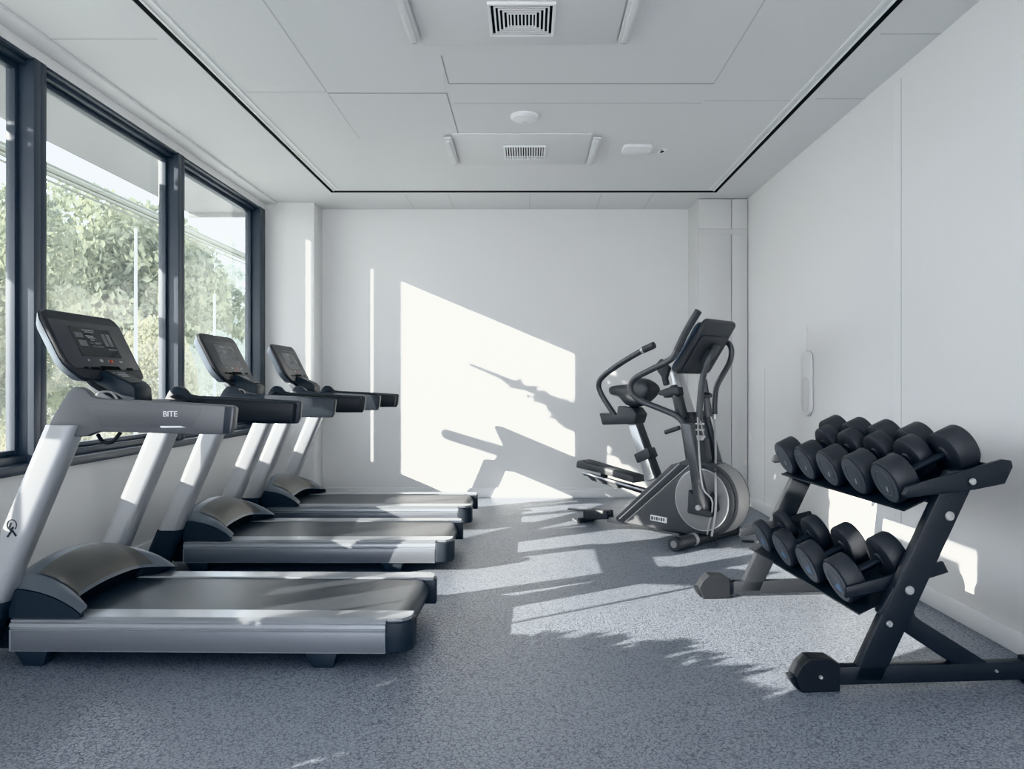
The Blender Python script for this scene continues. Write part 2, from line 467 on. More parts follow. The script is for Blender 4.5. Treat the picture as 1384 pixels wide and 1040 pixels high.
MB().lathe([(.098, 0), (.098, -.012), (.085, -.026), (.05, -.034), (0, -.036)], n=40).build('housing', 'trimw', sd)
MB().box((0, .02, -.035), (.035, .012, .006), bevel=.002).build('sensor', 'jointsoft', sd)
ap = thing('ceiling_access_point', 'flat rounded white box on the ceiling beside the slatted vent', 'ceiling box', (.84, 5.80, ZC))
MB().prism(rounded(-.115, .115, -.10, .10, .04), -.028, -.001, axis='z', bevel=.008).build('housing', 'trimw', ap)
cs = thing('ceiling_sensor', 'tiny white ceiling sensor with a dark eye', 'sensor', (1.05, 5.87, ZC))
MB().span(-.03, .03, -.05, .05, -.008, 0, bevel=.003).build('plate', 'trimw', cs)
MB().box((0, .005, -.011), (.016, .035, .008), rot=(0, 0, R(25)), bevel=.002).build('eye', 'slot', cs)
MB().box((-.012, -.036, -.010), (.02, .012, .005), bevel=.001).build('button', 'joint', cs)

# ----------------------------------------------------------------- treadmills
def treadmill():
    t = thing('treadmill', '', 'treadmill', (0, 0, 0), 0, 'row of treadmills along the windows')
    ox = 1.35                                    # local x = distance along the belt from the deck's middle
    def L(x): return x + ox
    # side rails: extruded aluminium profile
    for s in (-1, 1):
        prof = [(s*.41, .068), (s*.41, .158), (s*.405, .161), (s*.405, .168), (s*.41, .171), (s*.408, .186), (s*.400, .190), (s*.400, .200),
                (s*.385, .210), (s*.278, .210), (s*.272, .204), (s*.272, .17), (s*.37, .16), (s*.37, .068)]
        a = MB().prism(prof, L(-2.20), L(-.60), axis='x')
        rail = a.build('side_rail', 'rail', t, flat=True)
        MB().span(L(-2.19), L(-.602), s*.4095, s*.412, .072, .156, bevel=.001).build('skirt_panel', 'skirt', rail)
        # top of the rail runs on over the end cap
        MB().prism([(s*.385, L(-.60)), (s*.385, L(-.535)), (s*.37, L(-.515)), (s*.34, L(-.50)), (s*.279, L(-.50)), (s*.279, L(-.60))], .195, .2105, axis='z',
                   xf=Matrix(((0, 1, 0, 0), (1, 0, 0, 0), (0, 0, 1, 0), (0, 0, 0, 1)))).build('rail_tip', 'rail', rail)
        # rounded end cap
        cap = [(L(-.60), s*.412), (L(-.55), s*.411), (L(-.515), s*.395), (L(-.492), s*.365), (L(-.487), s*.32), (L(-.487), s*.288), (L(-.60), s*.288)]
        MB().prism(cap, .07, .196, axis='z', bevel=.008, seg=3).build('end_cap', 'navy', t)
    # belt with the rear roller
    bp = [(L(-2.15), .203), (L(-.585), .203)]
    for k in range(1, 9):
        a = R(90 - 180*k/8); bp.append((L(-.585) + .066*math.cos(a), .137 + .066*math.sin(a)))
    bp += [(L(-2.15), .071)]
    MB().prism(bp, -.268, .268, axis='y').build('belt', 'belt', t)
    MB().span(L(-2.28), L(-.66), -.365, .365, .066, .165).build('deck_frame', 'black', t)
    for x in (-2.12, -.88):
        for s in (-1, 1):
            MB().prism([(L(x-.075), .07), (L(x+.075), .07), (L(x+.055), 0), (L(x-.03), 0)], s*.36-.035, s*.36+.035, axis='y', bevel=.006).build('foot', 'navy', t)
    # motor hood: a shell arched across the deck
    def hood(u, v, lift=0, umin=0, umax=1, vw=1.0):
        u = umin + (umax-umin)*u; v = (2*v-1)*vw
        zc = .335 + .085*(1-v*v); zr = .228 + .05*(1-abs(v)**2.2)
        xr = -1.895 if abs(v) > .86 else -1.895 - .10*min(1, (.86-abs(v))/.22)
        xc = -2.20
        x = xc + (xr-xc)*u
        z = zr + (zc-zr)*(1 - u**2.1)**.9
        return (L(x), v*.408, z + lift)
    h = MB()
    h.grid(lambda u, v: hood(u, v), 18, 36)
    # the front falls away towards the window
    def nose(u, v):
        vv = 2*v-1; zc = .335 + .085*(1-vv*vv)
        a = u * math.pi/2
        return (L(-2.20 - .14*math.sin(a)), vv*.408*(1-.06*u), .07 + (zc-.07)*math.cos(a)**.8)
    h.grid(nose, 8, 36)
    ho = h.build('motor_hood', 'hood', t)
    MB().grid(lambda u, v: hood(u, v, .004, .22, .97, .74), 16, 24).build('hood_insert', 'hoodin', ho)
    MB().grid(lambda u, v: (lambda p, q: tuple(p[i]*(1-u) + q[i]*u for i in range(3)))(hood(1, v, -.001), (hood(1, v)[0]-.05, hood(1, v)[1], .2)), 3, 36).build('hood_lip', 'black', ho)
    for s in (-1, 1):
        pts = [(L(-2.20), .211)] + [(hood(u/10, 1)[0], hood(u/10, 1)[2]-.003) for u in range(11)] + [(L(-1.895), .211)]
        MB().prism(pts, s*.385, s*.4115, axis='y').build('hood_side', 'navy', t)
    # uprights: slanted oblong aluminium posts in dark boots
    def cx(z): return -1.968 - .425*(.985-z)
    for s in (-1, 1):
        def sect(z, w=.073, d=.055, n=9):
            return [(L(cx(z)) + x, y + s*(.415 if s < 0 else .455), z) for x, y in rounded(-w, w, -d, d, .044, n)]
        def post(z0, z1, w, d):
            m = MB(); bm = bmesh.new()
            a = [bm.verts.new(p) for p in sect(z0, w, d)]; b = [bm.verts.new(p) for p in sect(z1, w, d)]
            n = len(a)
            for i in range(n): bm.faces.new((a[i], a[(i+1) % n], b[(i+1) % n], b[i]))
            bm.faces.new(a[::-1]); bm.faces.new(b)
            return m.merge(bm)
        up = post(.09, 1.03, .073, .055).build('upright', 'silver', t)
        post(.03, .285, .080, .061).build('upright_boot', 'navy', t)
        if s < 0:
            # small round runner emblem printed on the near post
            lg = MB()
            yy = -.4705; zc_ = .60; xc_ = L(cx(zc_)) - .012
            ring = [(xc_ + .020*math.cos(R(a)), yy, zc_ + .016 + .022*math.sin(R(a))) for a in range(-50, 235, 15)]
            lg.tube(ring, .0022, n=6, smooth=0)
            lg.box((xc_ - .008, yy, zc_ + .012), (.008, .002, .030), rot=(0, R(20), 0))
            lg.prism([(xc_-.012, zc_-.004), (xc_+.004, zc_+.010), (xc_+.010, zc_+.004), (xc_-.004, zc_-.012)], yy-.001, yy+.001, axis='y')
            lg.box((xc_ - .010, yy, zc_ - .022), (.008, .002, .030), rot=(0, R(35), 0))
            lg.box((xc_ + .010, yy, zc_ - .018), (.008, .002, .030), rot=(0, R(-35), 0))
            lg.build('emblem', 'navy', up)
    # handrails: grey fairing that swells over the upright, black inner face and end
    arm = [(-2.024, .983), (-1.995, 1.055), (-1.952, 1.126), (-1.930, 1.165), (-1.906, 1.188), (-1.880, 1.190), (-1.854, 1.180), (-1.825, 1.148), (-1.78, 1.140),
           (-1.50, 1.128), (-1.235, 1.112), (-1.224, 1.104), (-1.232, 1.02), (-1.246, .992), (-1.40, .992), (-1.66, 1.0), (-1.80, 1.002), (-1.825, .992), (-1.853, .981)]
    for s in (-1, 1):
        P = [(L(x), z) for x, z in arm]
        y0, y1 = (-.445, -.40) if s < 0 else (.40, .445)
        yo = y0 if s < 0 else y1
        a = MB().prism(P, y0, y1, axis='y', bevel=.010, seg=2, angle=20).build('handrail', 'grey' if s < 0 else 'navy', t)
        q = [(L(x), z) for x, z in ((-1.985, 1.0), (-1.93, 1.12), (-1.88, 1.150), (-1.80, 1.132), (-1.50, 1.120), (-1.24, 1.104), (-1.252, 1.0), (-1.66, 1.008), (-1.80, 1.01))]
        MB().prism(q, s*.345, s*.402, axis='y', bevel=.012).build('grip_rail', 'black', t)
        if s < 0:
            MB().prism([(L(-1.845), 1.105), (L(-1.80), 1.118), (L(-1.36), 1.10), (L(-1.40), 1.02), (L(-1.78), 1.022)], y0-.0015, y0+.004, axis='y', bevel=.001).build('side_inlay', 'grey', a)
            MB().text('BITE', .034, Matrix.Translation((L(-1.492), y0-.0025, 1.076)) @ Matrix.Rotation(R(90), 4, 'X'), m=None, spacing=.95).build('lettering', 'white', a)
            MB().prism([(L(-1.535), 1.027), (L(-1.45), 1.027), (L(-1.425), 1.021), (L(-1.53), 1.019)], y0-.003, y0, axis='y').build('reflector', 'white', a)
            MB().prism([(L(-1.262), 1.108), (L(-1.232), 1.106), (L(-1.246), .996), (L(-1.272), .996)], y0-.003, y0+.004, axis='y', bevel=.001).build('end_trim', 'navy', a)
    # cross bar carrying the console
    MB().prism([(L(x), z) for x, z in ((-2.0, 1.03), (-1.975, 1.10), (-1.93, 1.125), (-1.80, 1.118), (-1.80, 1.05), (-1.86, 1.02))], -.346, .346, axis='y', bevel=.010).build('cross_bar', 'navy', t)
    # console
    C = Matrix.Translation((L(-2.0925), .03, 1.383)) @ Matrix.Rotation(R(-90), 4, 'Z') @ Matrix.Rotation(0, 4, 'X')
    # frame: local X = across (+y is far side), local Y = up the slope, local Z = out of the face
    ex = Vector((0, 1, 0)); ey = Vector((-.155, 0, .31)).normalized(); ez = ex.cross(ey)
    C = Matrix.Translation((L(-2.0925), .03, 1.383)) @ Matrix((ex, ey, ez)).transposed().to_4x4()
    W, H = .30, .178
    outl = [(-W, H-.05), (-W+.012, H-.018), (-W+.045, H), (W-.06, H), (W-.025, H-.015), (W-.004, H-.045), (W, -H+.035), (W-.010, -H+.010), (W-.04, -H), (-W+.13, -H), (-W+.085, -H+.008), (-W+.03, -H+.055), (-W+.008, -H+.085), (-W, -H+.12)]
    co = MB().prism(outl, -.030, 0, axis='z', bevel=.008, seg=3, xf=C).build('console', 'bezel', t)
    back = [(x*.93, y*.93) for x, y in outl]
    sh = bmesh.new()
    v0 = [sh.verts.new((x*1.0, y*1.0, -.024)) for x, y in outl]; v1 = [sh.verts.new((x*.86, y*.86, -.070)) for x, y in outl]
    v00 = [sh.verts.new((x*1.012, y*1.012, -.018)) for x, y in outl]
    n = len(outl)
    for i in range(n):
        j = (i+1) % n
        sh.faces.new((v00[i], v00[j], v0[j], v0[i])); sh.faces.new((v0[i], v0[j], v1[j], v1[i]))
    sh.faces.new(v1); sh.faces.new(v00[::-1])
    MB().merge(sh, xf=C).build('rear_shell', 'shell', co)
    MB().prism([(-W+.022, H-.050), (W-.022, H-.050), (W-.022, -H+.055), (-W+.05, -H+.055), (-W+.022, -H+.10)], -.001, .0025, axis='z', bevel=.002, xf=C).build('face_panel', 'panel', co)
    sc_ = MB().prism([(-.155, .098), (.165, .098), (.165, -.058), (-.155, -.058)], .002, .0038, axis='z', xf=C).build('screen', 'screen', co)
    def deco(rects, m, nm, par, z=.0045):
        d = MB()
        for x0, x1, y0, y1 in rects: d.span(x0, x1, y0, y1, .0030, z)
        d.bm.transform(C)
        return d.build(nm, m, par, flat=True)
    deco([(-.135, -.075, .040, .068), (-.130, -.070, -.004, .028), (.075, .105, .004, .072), (.115, .145, .004, .072), (.08, .155, -.018, -.010), (-.045, -.015, .012, .020), (-.005, .045, .012, .020), (-.04, -.01, -.006, .002), (.0, .05, -.006, .002)], 'gfx', 'screen_tiles', sc_)
    deco([(-.060, -.050, .080, .088), (-.045, .03, .082, .087), (-.05, .02, .072, .076), (-.055, .005, .050, .056), (-.045, .015, .042, .046), (-.03, .0, .030, .034)], 'gfxl', 'screen_readout', sc_)
    for bt in ((-.128, -.118, -.083, -.075), (-.035, -.012, -.086, -.072), (.03, .04, -.083, -.076), (.125, .15, -.085, -.076)):
        deco([bt], 'gfxl', 'button', co)
    deco([(.045, .058, -.088, -.072)], 'red', 'stop_button', co)
    deco([(.060, .070, -.086, -.074)], 'orange', 'start_button', co)
    for sl in ((-.185, -.155, -.124, -.115), (-.135, -.065, -.127, -.115), (.16, .215, -.123, -.114)):
        deco([sl], 'slot', 'air_slot', co)
    # black recess behind the neck
    MB().prism([(-.055, -.108), (.095, -.108), (.12, -.135), (.10, -.178), (-.03, -.178), (-.025, -.150), (-.05, -.135)], -.001, .004, axis='z', xf=C).build('neck_recess', 'slot', co)
    # neck: wedge with a sloped top plate
    nk = MB().prism([(L(x), z) for x, z in ((-2.06, 1.245), (-2.02, 1.268), (-1.885, 1.203), (-1.868, 1.185), (-1.862, 1.10), (-2.0, 1.10), (-2.10, 1.20))], -.045, .115, axis='y', bevel=.008).build('neck', 'navy', t)
    pl = MB().prism([(L(-2.015), 1.2675), (L(-1.89), 1.2065), (L(-1.889), 1.2095), (L(-2.014), 1.2705)], -.035, .105, axis='y')
    pl.build('neck_plate', 'bezel', nk)
    tm = MB()
    for a0, a1, k in ((-.02, 0, .25), (.015, .085, .25), (-.01, .07, .40), (0, .06, .52)):
        x = -2.015 + .125*k; z = 1.270 - .061*k
        tm.box((L(x), (a0+a1)/2, z+.001), (.008, a1-a0, .0015), rot=(0, R(26), 0))
    tm.build('neck_print', 'gfxl', nk)
    for s in (-1, 1):
        MB().tube([(L(-2.01), .03+s*.20, 1.222), (L(-1.99), .03+s*.18, 1.195), (L(-1.94), .03+s*.13, 1.15), (L(-1.90), .03+s*.10, 1.112)], .013, n=10).build('brace', 'black', t)
        MB().tube([(L(-1.965), .03+s*.235, 1.118), (L(-1.95), .03+s*.215, 1.162), (L(-1.925), .03+s*.165, 1.163), (L(-1.905), .03+s*.13, 1.118)], .005, n=8).build('brace_loop', 'silver', t)
    MB().tube([(L(-1.85), -.36, .985), (L(-1.82), -.37, .955), (L(-1.78), -.37, .955), (L(-1.75), -.36, .995)], .008, n=8).build('cable', 'black', t)
    return t
tr0 = treadmill()
spots = [((-1.35, 3.53, 0), R(-1.0), 'grey treadmill closest to the camera with white lettering on its handrail fairing'),
         ((-1.35, 5.10, 0), 0, 'middle treadmill of the row along the windows, its side rail in sunlight'),
         ((-1.335, 6.42, 0), 0, 'treadmill at the far end of the row beside the back wall')]
for i, (loc, rz, lab) in enumerate(spots):
    o = tr0 if i == 0 else copy_tree(tr0)
    o.location = loc; o.rotation_euler = (0, 0, rz); o['label'] = lab
    if i:                                        # the two farther machines have plain dark fairings
        for c in list(o.children_recursive):
            if c.name.split('.')[0] in ('lettering', 'side_inlay', 'reflector', 'emblem', 'end_trim'): bpy.data.objects.remove(c)
            elif c.name.startswith('handrail') and c.data.materials[0] == M['grey']:
                c.data = c.data.copy(); c.data.materials[0] = M['navy']

# ----------------------------------------------------------------- cross trainer
def trainer():
    t = thing('cross_trainer', 'dark grey cross trainer with saddle and moving handles in the back corner', 'cross trainer', (1.34, 5.62, 0), math.atan2(-.714, .70))
    def arc(cx, cz, r, a0, a1, n): return [(cx + r*math.cos(R(a0+(a1-a0)*k/n)), cz + r*math.sin(R(a0+(a1-a0)*k/n))) for k in range(n+1)]
    shell = [(-.815, .095), (-.79, .060), (-.713, .052), (-.072, .052)] + arc(.04, .343, .275, -78, 88, 16) + [(-.06, .632), (-.12, .628), (-.19, .60), (-.262, .578)]
    b = MB().prism(shell, -.095, .095, axis='y', bevel=.018, seg=3, angle=40).build('body_shell', 'ebody', t)
    for s in (-1, 1):
        pan = [(-.685, .072), (-.08, .066)] + arc(.04, .343, .262, -70, 60, 10) + [(.13, .572), (.02, .596), (-.06, .590)]
        sp = MB().prism(pan, s*.094, s*.128, axis='y', bevel=.012, seg=3, angle=40).build('side_panel', 'ebody', b)
        st = MB()
        for (x0, z0), (x1, z1) in (((-.70, .074), (-.085, .588)), ((-.762, .092), (-.175, .592))):
            st.tube([(x0, s*.098, z0), (x1, s*.098, z1)], .0045, n=6)
        st.build('edge_trim', 'chrome', b)
        MB().prism([(-.745, .082), (-.71, .082), (-.11, .585), (-.155, .588)], s*.0945, s*.1, axis='y').build('spine_strip', 'edark', b)
        d = MB().lathe([(.225, 0), (.225, .010), (.215, .016), (.06, .018), (.055, .022), (0, .022)], n=56, xf=Matrix.Translation((.04, s*.122, .343)) @ Matrix.Rotation(R(90 if s < 0 else -90), 4, 'X'))
        do = d.build('flywheel_disc', 'edisc', t)
        MB().lathe([(.232, .0), (.232, .010), (.222, .012)], n=56, xf=Matrix.Translation((.04, s*.121, .343)) @ Matrix.Rotation(R(90 if s < 0 else -90), 4, 'X')).build('disc_rim', 'chrome' if s < 0 else 'edark', do)
    # bright flywheel band on the front curve
    fb = MB(); tb = bmesh.new()
    def band(u, v):
        a = R(-55 + 125*u); r = .277 + .004*math.sin(v*math.pi)
        return (.04 + r*math.cos(a), -.075 + .15*v, .343 + r*math.sin(a))
    MB().grid(band, 20, 6).build('flywheel_band', 'edisc', t)
    # name plate
    np_ = MB().box((-.345, -.130, .150), (.155, .004, .044), rot=(0, R(2), 0), bevel=.001).build('name_plate', 'white', b)
    nt_ = MB()
    for k, wd in enumerate((.020, .010, .018, .012, .016, .014)):
        nt_.box((-.405 + k*.022, -.1325, .150), (wd, .001, .020 if k % 2 else .026))
    nt_.build('plate_print', 'grey', np_)
    # stabilisers
    st = MB().tube([(.0, -.40, .048), (.0, .40, .048)], .046, n=24).build('front_stabiliser', 'etube', t)
    for s in (-1, 1):
        MB().tube([(.0, s*.385, .05), (.0, s*.425, .05)], .050, n=24).build('end_cap', 'edark', st)
        MB().tube([(.0, s*.424, .05), (.0, s*.430, .05)], .026, n=20).build('end_disc', 'edisc', st)
    MB().tube([(.0, -.20, .048), (.0, -.165, .048)], .0485, n=24).build('clamp_ring', 'chrome', st)
    MB().prism([(-.20, .052), (-.1, .085), (.03, .10), (.045, .06), (-.2, .03)], -.07, .07, axis='y', bevel=.008).build('front_bracket', 'edark', t)
    MB().span(-.95, -.70, -.03, .03, .03, .075, bevel=.008).build('rear_beam', 'edisc', t)
    rf = MB().prism([(-1.21, .098), (-1.19, .115), (-.94, .130), (-.93, .060), (-1.19, .022), (-1.205, .03)], -.045, .045, axis='y', bevel=.008).build('rear_foot', 'edark', t)
    MB().tube([(-1.20, -.10, .022), (-1.20, .10, .022)], .022, n=14).build('rear_roller', 'etube', rf)
    MB().box((-1.29, -.04, .098), (.16, .05, .010), bevel=.002).build('rear_tab', 'edark', rf)
    MB().tube([(-1.30, -.06, .016), (-1.25, -.10, .016), (-1.18, -.13, .016)], .015, n=8).build('rear_pad', 'grey', rf)
    # crank arm lower link with moving handle, near side
    def link(y, s, nm):
        MB().prism([(-.045, .92), (.040, .915), (.100, .60), (.175, .33), (.165, .295), (.12, .285), (.075, .31), (.02, .62)], y-.03, y+.03, axis='y', bevel=.010, seg=3).build(nm, 'etube', t)
    link(-.245, -1, 'moving_arm')
    MB().prism([(-.02, .42), (.07, .36), (.185, .27), (.165, .235), (-.03, .245)], -.215, -.150, axis='y', bevel=.01).build('crank_bracket', 'edark', t)
    MB().tube([(.118, -.30, .312), (.118, -.14, .312)], .020, n=18).build('crank_bolt', 'chrome', t)
    MB().prism([(.16, .42), (.205, .33), (.21, .28), (.15, .27), (.13, .33)], -.20, -.15, axis='y', bevel=.012).build('crank_arm', 'edark', t)
    MB().tube([(.106, -.28, 1.724), (.012, -.28, 1.595), (-.079, -.28, 1.441), (-.138, -.28, 1.382), (-.307, -.28, 1.313), (-.447, -.275, 1.257), (-.505, -.27, 1.206), (-.505, -.265, 1.142), (-.433, -.26, 1.08), (-.238, -.25, 1.015), (-.105, -.245, .969), (-.04, -.245, .916), (-.005, -.245, .84)], .0235, n=16, smooth=5).build('moving_handle', 'etube', t)
    MB().tube([(.112, -.28, 1.732), (.012, -.28, 1.595), (-.072, -.28, 1.452)], .027, n=16, smooth=5).build('handle_grip', 'edark', t)
    # far moving arm and handle
    MB().prism([(-.195, 1.0), (-.115, .985), (.04, .50), (.055, .33), (.0, .31), (-.055, .60)], .17, .225, axis='y', bevel=.010, seg=3).build('moving_arm', 'etube', t)
    MB().tube([(-.02, .25, 1.52), (.030, .26, 1.525), (.062, .26, 1.47), (.046, .26, 1.373), (-.026, .26, 1.258), (-.072, .26, 1.171), (-.086, .26, 1.053), (-.086, .26, .954)], .022, n=16, smooth=5).build('moving_handle', 'etube', t)
    MB().tube([(-.086, .26, .965), (-.086, .26, .925)], .026, n=14).build('handle_collar', 'chrome', t)
    MB().tube([(-.086, .26, .936), (.019, .10, .689), (.191, -.18, .503), (.203, -.20, .293), (.123, -.12, .085)], .0085, n=10).build('tie_rod', 'cablegrey', t)
    # fixed front handle with its hanging cable
    MB().tube([(.10, -.05, 1.48), (.085, -.10, 1.392), (.035, -.10, 1.255), (.009, -.10, 1.061), (.003, -.10, .93)], .024, n=16, smooth=5).build('fixed_handle', 'etube', t)
    ca = MB()
    ca.tube([(.003, -.12, .95), (.016, -.14, .924), (.124, -.285, .666), (.155, -.29, .457), (.203, -.24, .351), (.085, -.12, .09)], .0065, n=8)
    ca.build('cable', 'cablegrey', t)
    cl = MB()
    for z in (.905, .86): cl.box((.008, -.10, z), (.05, .05, .014), bevel=.003)
    cl.box((-.01, -.09, .80), (.09, .06, .035), bevel=.006)
    cl.build('cable_clamp', 'chrome', t)
    # mast
    m1 = MB().prism([(-.30, 1.30), (-.235, 1.30), (-.06, .80), (.02, .56), (-.13, .56), (-.165, .80)], -.05, .05, axis='y', bevel=.012).build('mast', 'chrome', t)
    MB().prism([(-.215, 1.00), (-.11, .985), (.0, .60), (-.14, .58)], -.062, .062, axis='y', bevel=.012).build('mast_cover', 'ebody', t)
    MB().tube([(-.18, -.11, 1.10), (-.14, -.11, .94)], (.040, .046), n=18).build('mast_sleeve', 'edark', t)
    MB().tube([(-.235, -.09, 1.19), (-.17, -.105, 1.0)], .030, n=16).build('mast_tube', 'etube', t)
    MB().prism([(-.345, 1.118), (-.338, 1.150), (-.25, 1.178), (-.165, 1.182), (-.155, 1.118), (-.21, 1.122), (-.255, 1.10), (-.29, 1.095), (-.30, 1.112)], -.14, -.06, axis='y', bevel=.012, seg=3).build('phone_holder', 'edark', t)
    MB().tube([(-.20, -.245, .838), (-.075, -.245, .879)], .017, n=12).build('peg', 'edark', t)
    MB().prism([(-.09, .80), (.04, .80), (.08, .56), (-.04, .56)], -.09, -.02, axis='y', bevel=.01).build('mast_block', 'edark', t)
    MB().tube([(-.06, .08, 1.24), (-.05, .08, 1.12), (-.03, .08, .95)], (.014, .035), n=14).build('mast_strut', 'etube', t)
    MB().lathe([(.046, 0), (.052, .02), (.04, .035), (.015, .045)], n=24, xf=Matrix.Translation((-.055, .08, 1.10))).build('strut_cup', 'edark', t)
    # console seen from behind
    ey = Vector((.255, 0, .375)).normalized(); ex = Vector((0, 1, 0)); ez = ex.cross(ey)     # ez points to the front
    C = Matrix.Translation((-.02, 0, 1.495)) @ Matrix((ex, ey, ez)).transposed().to_4x4()
    W, H = .215, .235
    outl = rounded(-W, W, -H, H, .045)
    outl = [(x, y) if not (y < -H+.09 and x < 0) else (x-.02, y) for x, y in outl]
    co = MB().prism(outl, .0, .042, axis='z', bevel=.014, seg=3, xf=C).build('console', 'edark', t)
    MB().prism(rounded(-W+.03, W-.02, -H+.02, H-.12, .03), .040, .056, axis='z', bevel=.012, seg=2, xf=C).build('rear_cover', 'edark', co)
    MB().prism(rounded(-W-.012, W-.02, -H-.01, H-.05, .05), -.028, .0, axis='z', bevel=.010, seg=2, xf=C).build('face_frame', 'shell', co)
    MB().prism(rounded(-W+.03, W-.03, -H+.06, H-.08, .02), -.031, -.027, axis='z', xf=C).build('screen', 'screen', co)
    br = MB().box((.03, -.005, .075), (.085, .12, .045), bevel=.01); br.box((.0, -.055, .070), (.07, .13, .04), bevel=.01)
    br.bm.transform(C); br.build('console_bracket', 'grey', t)
    MB().prism([(-.34, 1.365), (-.30, 1.40), (-.22, 1.33), (-.25, 1.25), (-.235, 1.20), (-.275, 1.19), (-.295, 1.26), (-.33, 1.30)], -.17, -.13, axis='y', bevel=.008).build('cup_holder', 'edark', t)
    # saddle side: post, clamp, tray, saddle and its handle
    MB().prism([(-.79, .87), (-.70, .88), (-.50, .44), (-.60, .40)], .045, .115, axis='y', bevel=.010).build('seat_post', 'silver', t)
    MB().prism([(-.705, .885), (-.685, .880), (-.485, .445), (-.505, .435)], .035, .125, axis='y', bevel=.004).build('post_track', 'edark', t)
    MB().prism([(-.712, .618), (-.57, .685), (-.535, .61), (-.676, .548)], .025, .135, axis='y', bevel=.01).build('post_clamp', 'edark', t)
    MB().prism([(-1.065, .955), (-1.03, .852), (-.69, .875), (-.66, .955), (-.71, 1.01), (-.86, 1.02), (-.87, .945), (-1.0, .945)], .0, .16, axis='y', bevel=.012).build('tray', 'edark', t)
    sd_ = bmesh.new()
    prof = [(-1.005, 1.165, .035), (-.985, 1.19, .045), (-.86, 1.20, .055), (-.775, 1.205, .075), (-.72, 1.25, .10), (-.64, 1.262, .12), (-.55, 1.225, .12), (-.525, 1.165, .10)]
    low = [(-1.0, 1.12, .03), (-.96, 1.105, .04), (-.89, 1.10, .05), (-.83, 1.03, .055), (-.76, 1.005, .06), (-.66, 1.01, .06), (-.58, 1.07, .07), (-.53, 1.14, .08)]
    rings = []
    for (x, z, w), (x2, z2, w2_) in zip(prof, low):
        ring = []
        cx_, cz_ = (x+x2)/2, (z+z2)/2
        for k in range(14):
            a = 2*math.pi*k/14
            hz = (z-z2)/2; hx = (x-x2)/2
            sg = math.copysign(abs(math.sin(a))**.7, math.sin(a)); cg = math.copysign(abs(math.cos(a))**.7, math.cos(a))
            ring.append(sd_.verts.new((cx_ + hx*sg, .08 + (w+w2_)/2*cg, cz_ + hz*sg)))
        rings.append(ring)
    for a, b2 in zip(rings, rings[1:]):
        for k in range(14): sd_.faces.new((a[k], a[(k+1) % 14], b2[(k+1) % 14], b2[k]))
    sd_.faces.new(rings[0][::-1]); sd_.faces.new(rings[-1])
    MB().merge(sd_, bevel=0).build('saddle', 'edark', t).modifiers.new('smooth', 'SUBSURF').render_levels = 2
    MB().tube([(-.80, .08, 1.02), (-.76, .08, .90)], .030, n=14).build('saddle_stem', 'silver', t)
    MB().tube([(-.454, -.05, 1.513), (-.563, -.05, 1.475), (-.776, -.04, 1.384), (-.983, -.03, 1.275), (-1.049, -.02, 1.2), (-1.032, 0, 1.111), (-.951, .02, .993), (-.902, .03, .93)], .0235, n=16, smooth=5).build('saddle_handle', 'etube', t)
    MB().tube([(-.447, -.05, 1.515), (-.545, -.05, 1.482)], .028, n=16).build('handle_grip', 'edark', t)
    MB().tube([(-.545, -.05, 1.482), (-.565, -.05, 1.474)], .029, n=16).build('grip_ring', 'chrome', t)
    # pedal board on its rail
    pd = MB().prism([(-1.385, .452), (-1.375, .512), (-1.35, .520), (-1.30, .512), (-.745, .432), (-.735, .372), (-1.10, .425)], .06, .22, axis='y', bevel=.010).build('pedal', 'ebody', t)
    MB().prism([(-1.33, .520), (-1.29, .5135), (-.78, .441), (-.80, .438)], .075, .205, axis='y', bevel=.002).build('pedal_tread', 'edark', pd)
    MB().prism([(-1.335, .404), (-1.33, .385), (-.68, .285), (-.60, .295), (-.60, .318)], .10, .18, axis='y', bevel=.006).build('pedal_rail', 'edark', t)
    MB().tube([(-1.33, .09, .410), (-.62, .09, .314)], .010, n=8).build('rail_rod', 'chrome', t)
    MB().prism([(-1.30, .385), (-1.24, .345), (-.93, .305), (-.90, .325)], .11, .17, axis='y', bevel=.006).build('rail_brace', 'ebody', t)
    MB().box((-1.12, .14, .405), (.05, .05, .05), bevel=.006).build('pedal_mount', 'edark', t)
    return t
trainer()
cb_ = MB().box((0, 0, .009), (.09, .028, .016), bevel=.005).build('rubber_wedge', 'edark')
tag(cb_, 'small dark rubber wedge lying on the floor beside the cross trainer', 'wedge')
cb_.location = (1.66, 5.63, 0); cb_.rotation_euler = (0, 0, R(-12))

